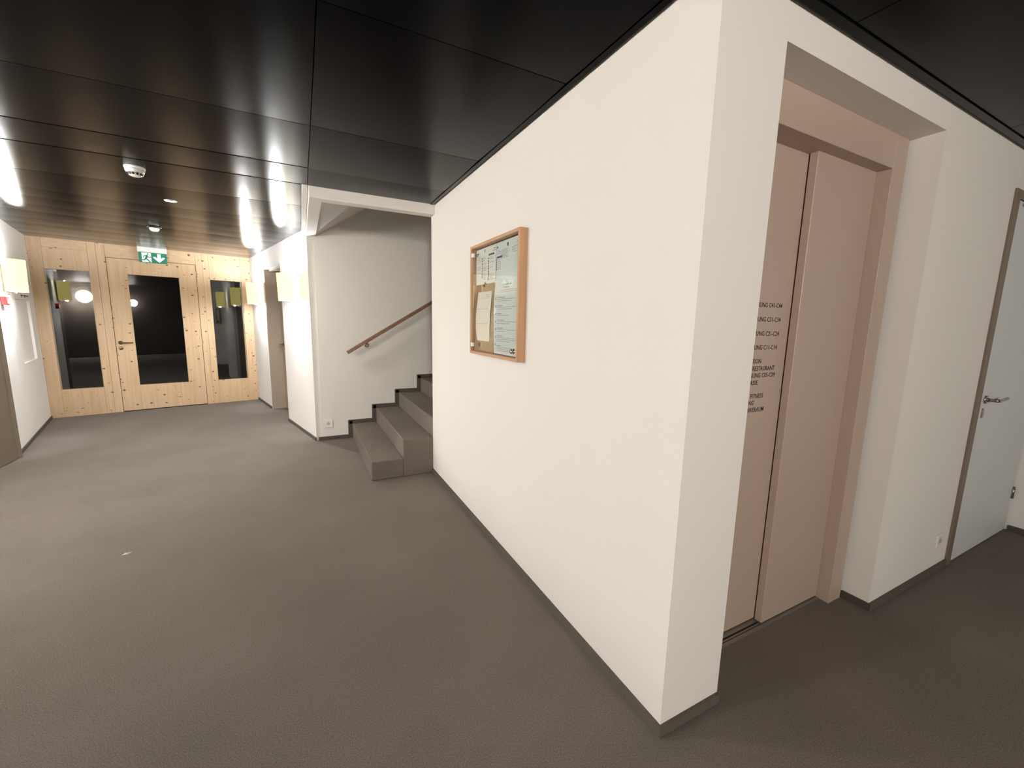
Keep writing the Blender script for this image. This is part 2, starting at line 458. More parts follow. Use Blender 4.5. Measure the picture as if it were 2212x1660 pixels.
# ------------------------------------------------------------------ ceiling of lacquered metal panels
ceiling = prism('ceiling', [(XF - 0.1, YB - 0.1), (XR + 0.1, YB - 0.1), (XR + 0.1, 0.05), (0.05, 0.05), (0.05, 2.815), (-1.0, 2.815), (-1.0, 4.55), (-1.4, 6.2), (-1.75, 7.9), (-4.5, 7.25), (-3.9, 5.0), (-3.9, YL + 0.1), (XF - 0.1, YL + 0.1)], 2.535, 2.62, 'ceilgap')
struct(ceiling, 'dark lacquered metal panel ceiling with bright reflections', 'ceiling')
GAP = 0.0022
def panel(poly, tilt=0.0, tdir=(0, 1)):
    cx = sum(p[0] for p in poly) / len(poly); cy = sum(p[1] for p in poly) / len(poly)
    # shrink by the joint
    q = []
    n = len(poly)
    area = sum(poly[i][0] * poly[(i + 1) % n][1] - poly[(i + 1) % n][0] * poly[i][1] for i in range(n))
    sg = 1 if area > 0 else -1
    out = list(poly)
    for i in range(n):
        a, b = poly[i], poly[(i + 1) % n]
        dx, dy = b[0] - a[0], b[1] - a[1]
        L = math.hypot(dx, dy)
        if L < 1e-4:
            continue
        nx, ny = -dy / L * sg, dx / L * sg
        out = clip(out, a[0] + nx * GAP, a[1] + ny * GAP, nx, ny)
    # the thin sheet sags a few millimetres between its long edges
    ts = [(p[0] - cx) * tdir[0] + (p[1] - cy) * tdir[1] for p in out]
    t0, t1 = min(ts), max(ts)
    wd = t1 - t0
    sag = SAG * wd
    def zz(p):
        t_ = (p[0] - cx) * tdir[0] + (p[1] - cy) * tdir[1]
        q_ = 2 * (t_ - t0) / wd - 1
        return 2.5 + tilt * t_ - sag * (1 - q_ * q_)
    bm = bmesh.new()
    bm.faces.new([bm.verts.new((p[0], p[1], 2.5)) for p in out])
    for k in range(1, 12):
        t_ = t0 + wd * k / 12
        bmesh.ops.bisect_plane(bm, geom=bm.verts[:] + bm.edges[:] + bm.faces[:], plane_co=(cx + tdir[0] * t_, cy + tdir[1] * t_, 2.5), plane_no=(tdir[0], tdir[1], 0))
    for v_ in bm.verts:
        v_.co.z = zz(v_.co)
    for f in bm.faces:
        f.normal_update()
        if f.normal.z > 0:
            f.normal_flip()
        f.smooth = True
    for e_ in [e_ for e_ in bm.edges if e_.is_boundary]:
        a_, b_ = e_.verts[0].co.copy(), e_.verts[1].co.copy()
        bm.faces.new([bm.verts.new(c_) for c_ in (a_, b_, Vector((b_.x, b_.y, 2.53)), Vector((a_.x, a_.y, 2.53)))])
    me = bpy.data.meshes.new('panel')
    bm.to_mesh(me); bm.free()
    return link('panel', me, 'ceiling', ceiling)
SAG = 0.0050

VK = 3.275
kp = E(0, VK)                             # oblique joint where the passage ceiling begins
MY = [YB, -3.35, -1.95, -1.25, -0.55, 0.02, 0.718, 1.70, 2.40, 2.81, 3.50, 4.207, 4.9]
tl = [0.0, 0.002, -0.002, 0.001, 0.0, 0.002, -0.002, 0.003, 0.006, 0.004, -0.003, 0.002]
for i, (y0, y1) in enumerate(zip(MY, MY[1:])):
    xr = -1.005 if y1 < 2.82 else -1.047
    p = clip([(XL, y0), (xr, y0), (xr, y1), (XL, y1)], kp.x, kp.y, EV.x, EV.y)
    if len(p) > 2:
        panel(p, tl[i])
    if y0 < YL:
        panel([(XF, y0), (XL, y0), (XL, min(y1, YL)), (XF, min(y1, YL))], 0.0)
    if y1 < 2.82:
        y1b = min(y1, 2.808)
        if y0 >= 0.0:
            panel([(-1.005, y0), (-0.042, y0), (-0.042, y1b), (-1.005, y1b)], -tl[i])
        else:
            ye = min(y1, -0.045)
            for xa, xb in ((-1.005, 0.6), (0.6, 2.1), (2.1, XR)):
                panel([(xa, y0), (xb, y0), (xb, ye), (xa, ye)], -tl[i] * 0.5)
# shadow joint trims along the walls
def trim(poly):
    return prism('edge_trim', poly, 2.494, 2.53, 'ceiling', ceiling)
trim([(-0.04, -0.012), (-0.014, -0.012), (-0.014, 2.806), (-0.04, 2.806)])
trim([(-0.04, -0.043), (XR - 0.01, -0.043), (XR - 0.01, -0.014), (-0.04, -0.014)])
EVS = [0.0, 0.40, 0.81, 1.22, 1.64, 2.085, 2.50, 2.90, VK]
tv = [0.006, -0.004, 0.007, 0.0, 0.008, -0.004, 0.006, 0.003]
for i, (v0, v1) in enumerate(zip(EVS, EVS[1:])):
    u0 = 0.0 if v1 < 2.11 else -0.45
    p = [tuple(E(u, v)[:2]) for u, v in ((u0, v0), (PW, v0), (PW, v1), (u0, v1))]
    if v1 >= 2.11:
        p = clip(p, XL, 0, 1, 0)
    panel(p, tv[i], (EV.x, EV.y))

# ------------------------------------------------------------------ skirtings
def skirting(name, lab, F, lst, mat='skirt'):
    return struct(boxes(name, F, lst, mat), lab, 'skirting')
skirting('baseboard_main', 'taupe skirting strip below the notice board wall', W, [(-0.012, 0, -0.012, Y_END - 0.006, 0, SKIRT)], 'skirt_mid')
skirting('baseboard_lift', 'taupe skirting strip along the lift wall', W, [(0.0, 0.313, -0.012, 0, 0, SKIRT), (1.535, 2.513, -0.012, 0, 0, SKIRT)], 'skirt_mid')
skirting('baseboard_recess', 'dark skirting strip on the side of the lift recess', W, [(1.523, 1.535, -0.012, 0.12, 0, SKIRT)])
skirting('baseboard_right', 'dark skirting strip on the return wall', W, [(XR - 0.012, XR, YB, -0.02, 0, SKIRT)])
skirting('baseboard_left', 'skirting strip of the lobby side wall', W, [(XL, XL + 0.012, 1.95, 4.08, 0, SKIRT), (XF, XL, YL - 0.012, YL, 0, SKIRT), (XF, XF + 0.012, YB, YL, 0, SKIRT)])
skirting('baseboard_back', 'skirting strip of the rear lobby wall', W, [(XF, XR, YB, YB + 0.012, 0, SKIRT)])
skirting('baseboard_passage_left', 'dark skirting strip under the passage niche', E, [(0, 0.012, 0, 2.115, 0, SKIRT)])
skirting('baseboard_passage_right', 'dark skirting strip on both sides of the passage door', E, [(PW - 0.012, PW, 0, CD0, 0, SKIRT), (PW - 0.012, PW, CD1, 3.36, 0, SKIRT)], 'skirt_taupe')

# ------------------------------------------------------------------ timber end wall
ew = group_empty('wall_end', E(PW / 2, 0))
struct(ew, 'knotty spruce timber partition closing the passage', 'wall')
T = -0.08
WZ0, WZ1 = 0.399, 2.084
D0, D1, DZ = 0.748, 1.797, 2.308
def lumber(name, u0, u1, z0, z1, mat='spruce', t=T, front=0.0):
    return box(name, E, u0 + 0.0008, u1 - 0.0008, t, front, z0 + 0.0004, z1 - 0.0004, mat, ew, bevel=0.0012)
lumber('stile', 0.0, 0.132, 0, H + 0.03)
lumber('stile', 0.57, 0.657, 0, H + 0.03)
lumber('rail', 0.132, 0.57, 0, WZ0, 'spruce')
lumber('rail', 0.132, 0.57, WZ1, 2.37, 'spruce')
lumber('head_board', 0.132, 0.57, 2.37, H + 0.03, 'spruce_h')
lumber('post', 0.657, D0, 0, H + 0.03, front=0.001)
lumber('header', D0, D1, DZ, H + 0.03, 'spruce_h')
lumber('post', D1, 1.885, 0, H + 0.03, front=0.001)
lumber('stile', 1.885, 1.971, 0, H + 0.03)
lumber('rail', 1.971, 2.414, 0, WZ0)
lumber('rail', 1.971, 2.414, WZ1, H + 0.03)
lumber('stile', 2.414, PW, 0, H + 0.03)
for n_, (a, b_), lab in ((1, (0.132, 0.57), 'tall dark glass side light beside the left passage wall'), (2, (1.971, 2.414), 'tall dark glass side light beside the far sconce')):
    w_ = group_empty('window_%d' % n_, E((a + b_) / 2, -0.03, WZ0))
    struct(w_, lab, 'window')
    box('pane', E, a, b_, -0.040, -0.030, WZ0, WZ1, 'glass', w_)
    boxes('glazing_bead', E, [(a, a + 0.008, -0.06, -0.041, WZ0, WZ1), (b_ - 0.008, b_, -0.06, -0.041, WZ0, WZ1)], 'spruce', w_)

d1 = group_empty('door_1', E(1.27, 0))
struct(d1, 'knotty spruce entrance door with large dark pane', 'door')
g = 0.005
G0, G1, GZ0, GZ1 = 0.969, 1.570, 0.398, 2.082
def leaf(name, u0, u1, z0, z1, mat='spruce'):
    return box(name, E, u0, u1, -0.07, -0.001, z0, z1, mat, d1, bevel=0.0012)
leaf('stile', D0 + g, G0, 0.012, DZ - g)
leaf('stile', G1, D1 - g, 0.012, DZ - g)
leaf('rail', G0, G1, 0.012, GZ0, 'spruce')
leaf('rail', G0, G1, GZ1, DZ - g, 'spruce')
box('pane', E, G0, G1, -0.045, -0.035, GZ0, GZ1, 'glass', d1)
box('door_gap_shade', E, D0, D1, -0.075, 0.0, 0.0, 0.009, 'gap', d1)  # black strip standing for the shade under the door leaf
boxes('shadow_joint', E, [(D0, D0 + g, -0.06, -0.012, 0, DZ), (D1 - g, D1, -0.06, -0.012, 0, DZ), (D0, D1, -0.06, -0.012, DZ - g, DZ)], 'gap', d1)
hd = lathe('handle', E(0.805, 0.0, 1.062), E(0, 1) - E(0, 0), [(0, 0), (0.026, 0), (0.026, 0.008), (0.0, 0.009)], 'bronze', d1)
tube('lever', [E(0.805, 0.005, 1.062), E(0.805, 0.045, 1.062), E(0.82, 0.052, 1.062), E(0.88, 0.055, 1.060), E(0.945, 0.052, 1.062)], [0.011, 0.010, 0.010, 0.009, 0.0085], 'bronze', hd)
lathe('key_rose', E(0.803, 0.0, 0.978), E(0, 1) - E(0, 0), [(0, 0), (0.025, 0), (0.025, 0.006), (0.02, 0.008), (0, 0.008)], 'bronze', d1)

# ------------------------------------------------------------------ passage side door (in the deep opening)
d2 = group_empty('door_2', E(PW + 0.2, (CD0 + CD1) / 2))
struct(d2, 'taupe steel door deep in the passage opening', 'door')
box('leaf', E, PW + 0.20, PW + 0.24, CD0 + 0.03, CD1 - 0.03, 0.005, CDZ - 0.03, 'beige', d2)
boxes('jamb_lining', E, [(PW + 0.004, PW + 0.24, CD0 - 0.001, CD0 + 0.03, 0, CDZ), (PW + 0.06, PW + 0.24, CD1 - 0.03, CD1, 0, CDZ), (PW + 0.06, PW + 0.24, CD0, CD1, CDZ - 0.03, CDZ)], 'beige', d2)
h2 = lathe('handle', E(PW + 0.2, 1.16, 1.06), (E(-1, 0) - E(0, 0)), [(0, 0), (0.026, 0), (0.026, 0.008), (0, 0.009)], 'steel', d2)
tube('lever', [E(PW + 0.195, 1.16, 1.06), E(PW + 0.14, 1.16, 1.06), E(PW + 0.135, 1.18, 1.06), E(PW + 0.135, 1.28, 1.06)], 0.010, 'steel', h2)

# ------------------------------------------------------------------ lobby beige door at the left edge
d3 = group_empty('door_3', (XL, 4.5, 0))
struct(d3, 'beige door, coloured as in shade, at the far end of the lobby side wall', 'door')
box('leaf', W, XL - 0.05, XL - 0.004, 4.13, 4.97, 0.006, 2.15, 'beige_shaded', d3)
boxes('frame', W, [(XL - 0.08, XL + 0.004, 4.08, 4.13, 0, 2.2), (XL - 0.08, XL + 0.004, 4.97, 5.03, 0, 2.2), (XL - 0.08, XL + 0.004, 4.13, 4.97, 2.15, 2.2)], 'beige_shaded', d3)
tube('lever', [(XL - 0.004, 4.24, 1.05), (XL + 0.05, 4.24, 1.05), (XL + 0.055, 4.26, 1.05), (XL + 0.055, 4.37, 1.05)], 0.01, 'steel', d3)

# ------------------------------------------------------------------ lift
lift = thing('lift_entrance', 'taupe lacquered lift entrance set in a recess with dark lettering', 'lift', (0.93, 0.15, 0))
FY = 0.12
boxes('frame', W, [(1.395, 1.516, FY, 0.30, 0, 2.385), (0.33, 0.45, FY, 0.30, 0, 2.385), (0.45, 1.395, FY, 0.24, 2.235, 2.385)], 'lift', lift, bevel=0.0015)
boxes('shadow_gap', W, [(1.516, 1.535, FY + 0.02, 0.3, 0, 2.385), (0.313, 0.33, FY + 0.02, 0.3, 0, 2.385)], 'gap', lift)
box('door_panel', W, 0.893, 1.393, 0.18, 0.215, 0.012, 2.24, 'lift', lift, bevel=0.002)
pl = box('door_panel', W, 0.452, 0.905, 0.222, 0.257, 0.012, 2.24, 'lift', lift, bevel=0.002)
box('shaft_backing', W, 0.45, 1.396, 0.262, 0.28, 0.0, 2.25, 'gap', lift)
sill = box('sill', W, 0.45, 1.395, 0.165, 0.26, 0.0, 0.006, 'sill', lift)
boxes('groove', W, [(0.45, 0.893, 0.192, 0.200, 0.0055, 0.0068), (0.45, 0.893, 0.180, 0.1825, 0.0055, 0.0068)], 'gap', sill)
def text_mesh(body, size, right, z, y, parent, mat='letter'):
    cu = bpy.data.curves.new('lettering', 'FONT')
    cu.body = body; cu.size = size; cu.align_x = 'RIGHT'
    cu.space_character = 1.04
    cu.offset = 0.00035
    cu.extrude = 0.0002
    cu.resolution_u = 2
    tmp = bpy.data.objects.new('tmp', cu)
    COL.objects.link(tmp)
    dg = bpy.context.evaluated_depsgraph_get()
    me = bpy.data.meshes.new_from_object(tmp.evaluated_get(dg))
    me.name = 'lettering'
    bpy.data.objects.remove(tmp)
    me.transform(Matrix.Diagonal((0.90, 1, 1, 1)))
    me.transform(Matrix.Translation((right, y, z)) @ Matrix.Rotation(math.radians(90), 4, 'X'))
    me.materials.clear()
    return link('lettering', me, mat, parent)
for body, xr_, z_ in (('WOHNUNG C41-C44', 0.833, 1.576), ('WOHNUNG C31-C34', 0.831, 1.514), ('WOHNUNG C21-C24', 0.831, 1.452), ('WOHNUNG C11-C14', 0.827, 1.391),
                      ('REZEPTION', 0.723, 1.330), ('RESTAURANT', 0.828, 1.297), ('WOHNUNG C05-C09', 0.836, 1.266), ('TERRASSE', 0.715, 1.233),
                      ('FITNESS', 0.764, 1.172), ('PARKING', 0.701, 1.141), ('BIKERAUM', 0.780, 1.109)):
    text_mesh(body, 0.0285, xr_, z_, 0.2216, pl)

# ------------------------------------------------------------------ right hand door
d4 = group_empty('door_4', (3.05, 0, 0))
struct(d4, 'pale grey flush door with umber steel frame at right edge', 'door')
boxes('frame', W, [(2.513, 2.58, -0.012, 0.06, 0, 2.293), (2.58, 3.625, -0.012, 0.06, 2.245, 2.293)], 'doorframe', d4, bevel=0.002)
box('leaf', W, 2.584, 3.622, -0.006, 0.04, 0.006, 2.241, 'doorwhite', d4, bevel=0.0015)
hr = lathe('handle', (2.66, -0.006, 1.075), (0, -1, 0), [(0, 0), (0.026, 0), (0.026, 0.008), (0, 0.009)], 'steel', d4)
tube('lever', [(2.66, -0.010, 1.075), (2.66, -0.055, 1.075), (2.665, -0.062, 1.075), (2.69, -0.064, 1.074), (2.76, -0.062, 1.076), (2.835, -0.060, 1.080)], [0.011, 0.010, 0.010, 0.010, 0.009, 0.009], 'steel', hr)
bm = bmesh.new()
pr = [(0.016 * math.cos(t), 0.028 * math.sin(t)) for t in [i * math.pi / 8 for i in range(16)]]
pr = [(max(-0.015, min(0.015, 1.25 * a)), max(-0.03, min(0.03, 1.25 * b))) for a, b in pr]
lo = [bm.verts.new((2.652 + a, -0.006, 0.99 + b)) for a, b in pr]; hi = [bm.verts.new((2.652 + a * .9, -0.012, 0.99 + b * .9)) for a, b in pr]
bm.faces.new(lo); bm.faces.new(hi)
for i in range(16):
    bm.faces.new((lo[i], lo[(i + 1) % 16], hi[(i + 1) % 16], hi[i]))
finish(bm, 'key_rose', 'steel', d4)
for z_ in (0.3, 1.95):
    tube('hinge', [(3.612, -0.012, z_ - 0.045), (3.612, -0.012, z_ + 0.045)], 0.009, 'steel', d4)
cl = box('closer_rail', W, 2.655, 3.15, -0.022, -0.006, 2.213, 2.231, 'steel', d4, bevel=0.002)

# ------------------------------------------------------------------ staircase
stair = thing('staircase', 'taupe carpeted staircase rising behind the notice board wall', 'stairs', (-0.58, 3.7, 0))
X0, RUN, RISE = -0.583, 0.2915, 0.1815
for i in range(10):
    y0 = 2.917 if i < 2 else Y_END + 0.004
    x1 = X0 + RUN * (i + 1) + (0.0 if i != 1 else 0.0)
    bm = bmesh.new()
    add_box(bm, W, X0 + RUN * i, x1, y0, YS - 0.001, 0.0 if i < 6 else RISE * (i - 3), RISE * (i + 1))
    finish(bm, 'step', 'carpet', stair, bevel=0.006)
# zig-zag skirting with rounded corners on the rear wall
bm = bmesh.new()
outer, inner = [], []
sw = 0.05
path_o = [(-1.0, 0.0), (-1.0, SKIRT + 0.008)]
def seg(x0, x1, z0, z1):
    add_box(bm, W, x0, x1, YS - 0.014, YS - 0.0005, z0, z1)
seg(-0.975, X0, 0.0, SKIRT + 0.006)
for i in range(8):
    xa = X0 + RUN * i
    zb = RISE * i
    seg(xa - sw, xa + 0.002, zb + (SKIRT + 0.006 if i == 0 else sw) - 0.001, RISE * (i + 1) + sw - 0.014)
    # rounded corner
    r_ = 0.014
    cxs, czs = xa - sw + r_, RISE * (i + 1) + sw - r_
    seg(cxs, xa + RUN, RISE * (i + 1) - 0.001, RISE * (i + 1) + sw)
    fan = [(cxs, czs)] + [(cxs + r_ * math.cos(a), czs + r_ * math.sin(a)) for a in [math.pi / 2 + k * math.pi / 10 for k in range(6)]]
    lo = [bm.verts.new((x, YS - 0.014, z)) for x, z in fan]; hi = [bm.verts.new((x, YS - 0.0005, z)) for x, z in fan]
    bm.faces.new(lo); bm.faces.new(hi)
    for k in range(len(fan)):
        bm.faces.new((lo[k], lo[(k + 1) % len(fan)], hi[(k + 1) % len(fan)], hi[k]))
finish(bm, 'skirting', 'skirt', stair)

rail = thing('handrail', 'slim brown wooden handrail on the staircase wall', 'handrail', (-0.6, YS, 1.08))
RY = 4.43
p0, p1 = Vector((-0.617, RY, 1.083)), Vector((0.43, RY, 1.722))
dr = (p1 - p0).normalized()
p2 = p0 + dr * 3.2
bm = bmesh.new()
side = Vector((0, 1, 0)); upv = dr.cross(side); upv = upv if upv.z > 0 else -upv
vs = []
for P_ in (p0, p2):
    for a, b in ((-0.018, -0.02), (0.018, -0.02), (0.018, 0.02), (-0.018, 0.02)):
        vs.append(bm.verts.new(P_ + side * a + upv * b))
for f in ((0, 1, 2, 3), (4, 5, 6, 7), (0, 1, 5, 4), (1, 2, 6, 5), (2, 3, 7, 6), (3, 0, 4, 7)):
    bm.faces.new([vs[i] for i in f])
finish(bm, 'rail', 'rail', rail, bevel=0.003)
for t_ in (0.262, 1.5, 2.8):
    c = p0 + dr * t_
    br = lathe('bracket', (c.x + 0.01, YS, c.z - 0.05), (0, -1, 0), [(0, 0), (0.034, 0), (0.034, 0.006), (0.028, 0.014), (0.016, 0.022), (0, 0.024)], 'chrome', rail)
    tube('arm', [(c.x + 0.01, YS - 0.02, c.z - 0.05), (c.x + 0.01, RY + 0.02, c.z - 0.052), (c.x + 0.008, RY, c.z - 0.045), (c.x, RY, c.z - 0.015)], 0.008, 'chrome', br)

# ------------------------------------------------------------------ glazed notice board
nb = thing('notice_board', 'shallow oak framed glazed notice board on the long white wall', 'notice board', (0, 1.455, 1.27))
NY0, NY1, NZA, NZB, ND = 1.096, 1.811, 1.269, 1.987, 0.05
fw = 0.018
box('backing', W, -0.012, -0.001, NY0 + 0.005, NY1 - 0.005, NZA + 0.005, NZB - 0.005, 'mirror', nb)
box('frame_side', W, -ND, -0.0005, NY0, NY0 + fw, NZA, NZB, 'oak', nb, bevel=0.001)
box('frame_side', W, -ND, -0.0005, NY1 - fw, NY1, NZA, NZB, 'oak', nb, bevel=0.001)
box('frame_top', W, -ND, -0.0005, NY0 + fw, NY1 - fw, NZB - fw, NZB, 'oak_y', nb, bevel=0.001)
box('frame_bottom', W, -ND, -0.0005, NY0 + fw, NY1 - fw, NZA, NZA + fw, 'oak_y', nb, bevel=0.001)
gp = box('glass_door', W, -0.042, -0.038, NY0 + fw + 0.004, NY1 - fw - 0.002, NZA + fw + 0.003, NZB - fw - 0.003, 'glass', nb)
for z_ in (1.928, 1.33):
    box('hinge', W, -0.049, -0.036, NY1 - fw - 0.028, NY1 - fw + 0.006, z_ - 0.013, z_ + 0.013, 'satin', gp, bevel=0.001)
lathe('knob', (-0.042, 1.153, 1.325), (-1, 0, 0), [(0, 0), (0.016, 0), (0.016, 0.003), (0.009, 0.006), (0.014, 0.014), (0.014, 0.018), (0, 0.02)], 'chrome', gp, n=20)

def sheet(label, pts, mat, x=-0.0135, curl=0.0, group=None):
    """pts: rows from top to bottom of (y_left, y_right, z); left = larger y"""
    bm = bmesh.new()
    lay = []
    for off in (0.0, 0.0005):
        rows = []
        for k, (ya, yb, z_) in enumerate(pts):
            dx = -curl * math.sin(math.pi * k / max(1, len(pts) - 1))
            rows.append([bm.verts.new((x + off + dx * (0.4 if j in (0, 4) else 1), ya + (yb - ya) * j / 4, z_)) for j in range(5)])
        for A, B in zip(rows, rows[1:]):
            for j in range(4):
                bm.faces.new((A[j], A[j + 1], B[j + 1], B[j]))
        lay.append([rows[0][j] for j in range(5)] + [r[4] for r in rows[1:]] + [rows[-1][j] for j in (3, 2, 1, 0)] + [r[0] for r in rows[-2:0:-1]])
    n_ = len(lay[0])
    for k in range(n_):
        bm.faces.new((lay[0][k], lay[0][(k + 1) % n_], lay[1][(k + 1) % n_], lay[1][k]))
    return tag(finish(bm, 'paper_sheet', mat, None), label, 'paper', group)

def print_marks(par, lst, mat, x):
    """lst of (y_left, width, z, height) in metres"""
    bm = bmesh.new()
    for y_, w_, z_, h_ in lst:
        add_box(bm, W, x - 0.0003, x, y_ - w_, y_, z_ - h_, z_)
    o = finish(bm, 'print', mat, par)
    o['kind'] = 'stuff'
    return o

rnd = random.Random(3)
s1 = sheet('floor directory sheet at top left behind the notice board glass', [(1.785, 1.470, 1.962), (1.787, 1.471, 1.85), (1.788, 1.472, 1.733)], 'paper')
lines = []
for cx_, w0, top, cnt in ((1.757, 0.055, 1.915, 11), (1.672, 0.06, 1.905, 14), (1.565, 0.075, 1.895, 14)):
    for k in range(cnt):
        if rnd.random() < 0.85:
            lines.append((cx_, w0 * rnd.uniform(0.5, 1.0), top - k * 0.0105, 0.0028))
print_marks(s1, lines, 'ink_light', -0.0142)
print_marks(s1, [(1.690, 0.010, 1.903 - k * 0.0165, rnd.uniform(.008, .013)) for k in range(8)] + [(1.590, 0.012, 1.893 - k * 0.0158, rnd.uniform(.009, .014)) for k in range(9)] + [(1.76, .018, 1.94, .010), (1.647, .010, 1.95, .017), (1.505, .03, 1.942, .004), (1.52, .045, 1.93, .003)], 'ink', -0.0143)
print_marks(s1, [(1.58, 0.085, 1.915, 0.011)], 'ink_blue', -0.0144)
s2 = sheet('pale information sheet at top right behind the notice board glass', [(1.466, 1.122, 1.962), (1.467, 1.122, 1.85), (1.468, 1.124, 1.733)], 'paper_cool', x=-0.0136)
print_marks(s2, [(1.395, 0.12 * rnd.uniform(.7, 1), 1.913 - k * 0.009, 0.0025) for k in range(6)] + [(1.25, 0.08 * rnd.uniform(.6, 1), 1.913 - k * 0.009, 0.0025) for k in range(4)] + [(1.45, 0.05 * rnd.uniform(.5, 1), 1.915 - k * 0.009, 0.0025) for k in range(3)] + [(1.44, 0.05 * rnd.uniform(.5, 1), 1.862 - k * 0.009, 0.0025) for k in range(7)], 'ink_light', -0.0143)
print_marks(s2, [(1.455, 0.016, 1.94, 0.011), (1.315, 0.018, 1.945, 0.02), (1.165, 0.03, 1.945, 0.005), (1.19, 0.05, 1.932, 0.003)] + [(1.462, 0.009, 1.868 - k * 0.014, 0.011) for k in range(5)], 'ink', -0.0144)
print_marks(s2, [(1.455, 0.075, 1.882, 0.012)], 'ink_blue', -0.0145)
s3 = sheet('tall two tone schedule sheet at lower right behind the notice board glass', [(1.472, 1.122, 1.742), (1.487, 1.123, 1.62), (1.492, 1.123, 1.50), (1.488, 1.124, 1.40), (1.482, 1.128, 1.292)], 'paper', x=-0.0146)
print_marks(s3, [(1.448, 0.315, 1.655, 0.35)], 'paper_cool', -0.0155)
sl_ = []
zt = 1.637
for cnt in (2, 2, 1, 2, 2, 3, 3):
    sl_.append((1.435, 0.085 * rnd.uniform(.6, 1.2), zt, 0.004))
    for k in range(cnt):
        sl_.append((1.435, 0.25 * (1 if k < cnt - 1 else rnd.uniform(.5, .9)), zt - 0.0105 * (k + 1), 0.0025))
    zt -= 0.0105 * (cnt + 1) + 0.017
print_marks(s3, sl_, 'ink_light', -0.0160)
print_marks(s3, [(1.462, 0.013, 1.637 - k * 0.047, 0.012) for k in range(7)], 'ink_light', -0.0161)
print_marks(s3, [(1.36, 0.11, 1.712, 0.005), (1.35, 0.07, 1.695, 0.004), (1.40, 0.24, 1.678, 0.002), (1.41, 0.25, 1.668, 0.002)], 'ink_light', -0.0156)
s4 = sheet('loose cream handwritten note at lower left behind the notice board glass', [(1.748, 1.522, 1.683), (1.768, 1.533, 1.60), (1.785, 1.545, 1.53), (1.786, 1.552, 1.45), (1.768, 1.553, 1.36)], 'paper_warm', x=-0.0140, curl=0.006)
print_marks(s4, [(1.735, 0.18, 1.642, 0.0016), (1.765, 0.20, 1.573, 0.0016), (1.755, 0.19, 1.478, 0.002), (1.60, 0.04, 1.662, 0.003), (1.59, 0.05, 1.65, 0.002)], 'ink_light', -0.0215)
for i, (y_, z_) in enumerate(((1.655, 1.722), (1.63, 1.736))):
    tag(lathe('magnet', (-0.0125, y_, z_), (-1, 0, 0), [(0, 0), (0.008, 0), (0.008, 0.005), (0, 0.006)], 'darkplastic', None, n=14),
        ['small dark magnet left bare on the notice board backing', 'small dark magnet holding the lower edge of the directory sheet'][i], 'magnet', 'notice board magnets')

# ------------------------------------------------------------------ wall sconces
def sconce(F_out, F_along, base, label, group='fabric wall sconces', watt=SCONCE_WATT, shade='shade'):
    """base: wall point at the middle of the lamp; F_out: unit vector out of the wall; F_along: unit vector along the wall"""
    t = thing('wall_sconce', label, 'wall lamp', base, group)
    b = Vector(base); o = Vector(F_out); a = Vector(F_along); z = Vector((0, 0, 1))
    # wall plate
    bm = bmesh.new()
    def add(c, so, sa, sz):
        vs = [bm.verts.new(c + o * so * i + a * sa * j + z * sz * k) for k in (-1, 1) for i, j in ((-1, -1), (1, -1), (1, 1), (-1, 1))]
        for f in ((0, 1, 2, 3), (4, 5, 6, 7), (0, 1, 5, 4), (1, 2, 6, 5), (2, 3, 7, 6), (3, 0, 4, 7)):
            bm.faces.new([vs[i] for i in f])
    add(b + o * 0.006 - z * 0.13, 0.006, 0.03, 0.07)
    finish(bm, 'wall_plate', 'plastic', t, bevel=0.001)
    tube('arm', [b + o * 0.01 - z * 0.185, b + o * 0.06 - z * 0.19, b + o * 0.11 - z * 0.175, b + o * 0.12 - z * 0.06], 0.006, 'chrome', t)
    # shade: fabric shell curved round the front, open at top, bottom and towards the wall
    bm = bmesh.new()
    n = 28
    c = b + o * 0.115
    def ring(rr, hz):
        out = [(-0.065, -1.12 * rr)]
        for i in range(n + 1):
            t_ = -math.pi / 2 + math.pi * i / n
            out.append((rr * 1.05 * math.cos(t_), 1.12 * rr * math.sin(t_)))
        out.append((-0.065, 1.12 * rr))
        return [bm.verts.new(c + o * p + a * q + z * hz) for p, q in out]
    rings = [ring(rr, hz) for rr, hz in ((0.081, -0.165), (0.084, 0.0), (0.088, 0.165), (0.0865, 0.165), (0.0825, 0.0), (0.0795, -0.165))]
    m_ = len(rings[0])
    for A, B in zip(rings, rings[1:] + rings[:1]):
        for i in range(m_ - 1):
            bm.faces.new((A[i], A[i + 1], B[i + 1], B[i]))
    for k in (0, m_ - 1):
        bm.faces.new([r[k] for r in rings])
    finish(bm, 'lamp_shade', shade, t, smooth=False)
    for dz, share in ((-0.115, 0.48), (0.115, 0.52)):
        lathe('bulb', c + z * (dz - 0.03), (0, 0, 1), [(0.0, 0.0), (0.013, 0.004), (0.014, 0.02), (0.014, 0.045), (0.010, 0.056), (0, 0.058)], 'bulb', t, n=16)
        ld = bpy.data.lights.new('sconce_light', 'POINT')
        ld.energy = watt * share
        ld.color = (0.94, 0.96, 1.0)
        ld.shadow_soft_size = 0.02
        lo_ = bpy.data.objects.new('sconce_light', ld)
        COL.objects.link(lo_)
        lo_.location = c + z * (dz + (0.038 if dz > 0 else -0.038)) + o * 0.025
        lo_.parent = t
        lo_.matrix_parent_inverse = t.matrix_basis.inverted()
    return t

eo = Vector((EX.x, EX.y, 0)); ea = Vector((EV.x, EV.y, 0))
sconce(eo, ea, E(0, 1.8, 1.862), 'cream fabric wall sconce on the left passage wall above the red call point')
sconce(-eo, ea, E(PW, 2.80, 1.862), 'cream fabric wall sconce between the passage door and the stair corner')
sconce(-eo, ea, E(PW, 0.79, 1.862), 'cream fabric wall sconce on the right passage wall next to the timber partition')

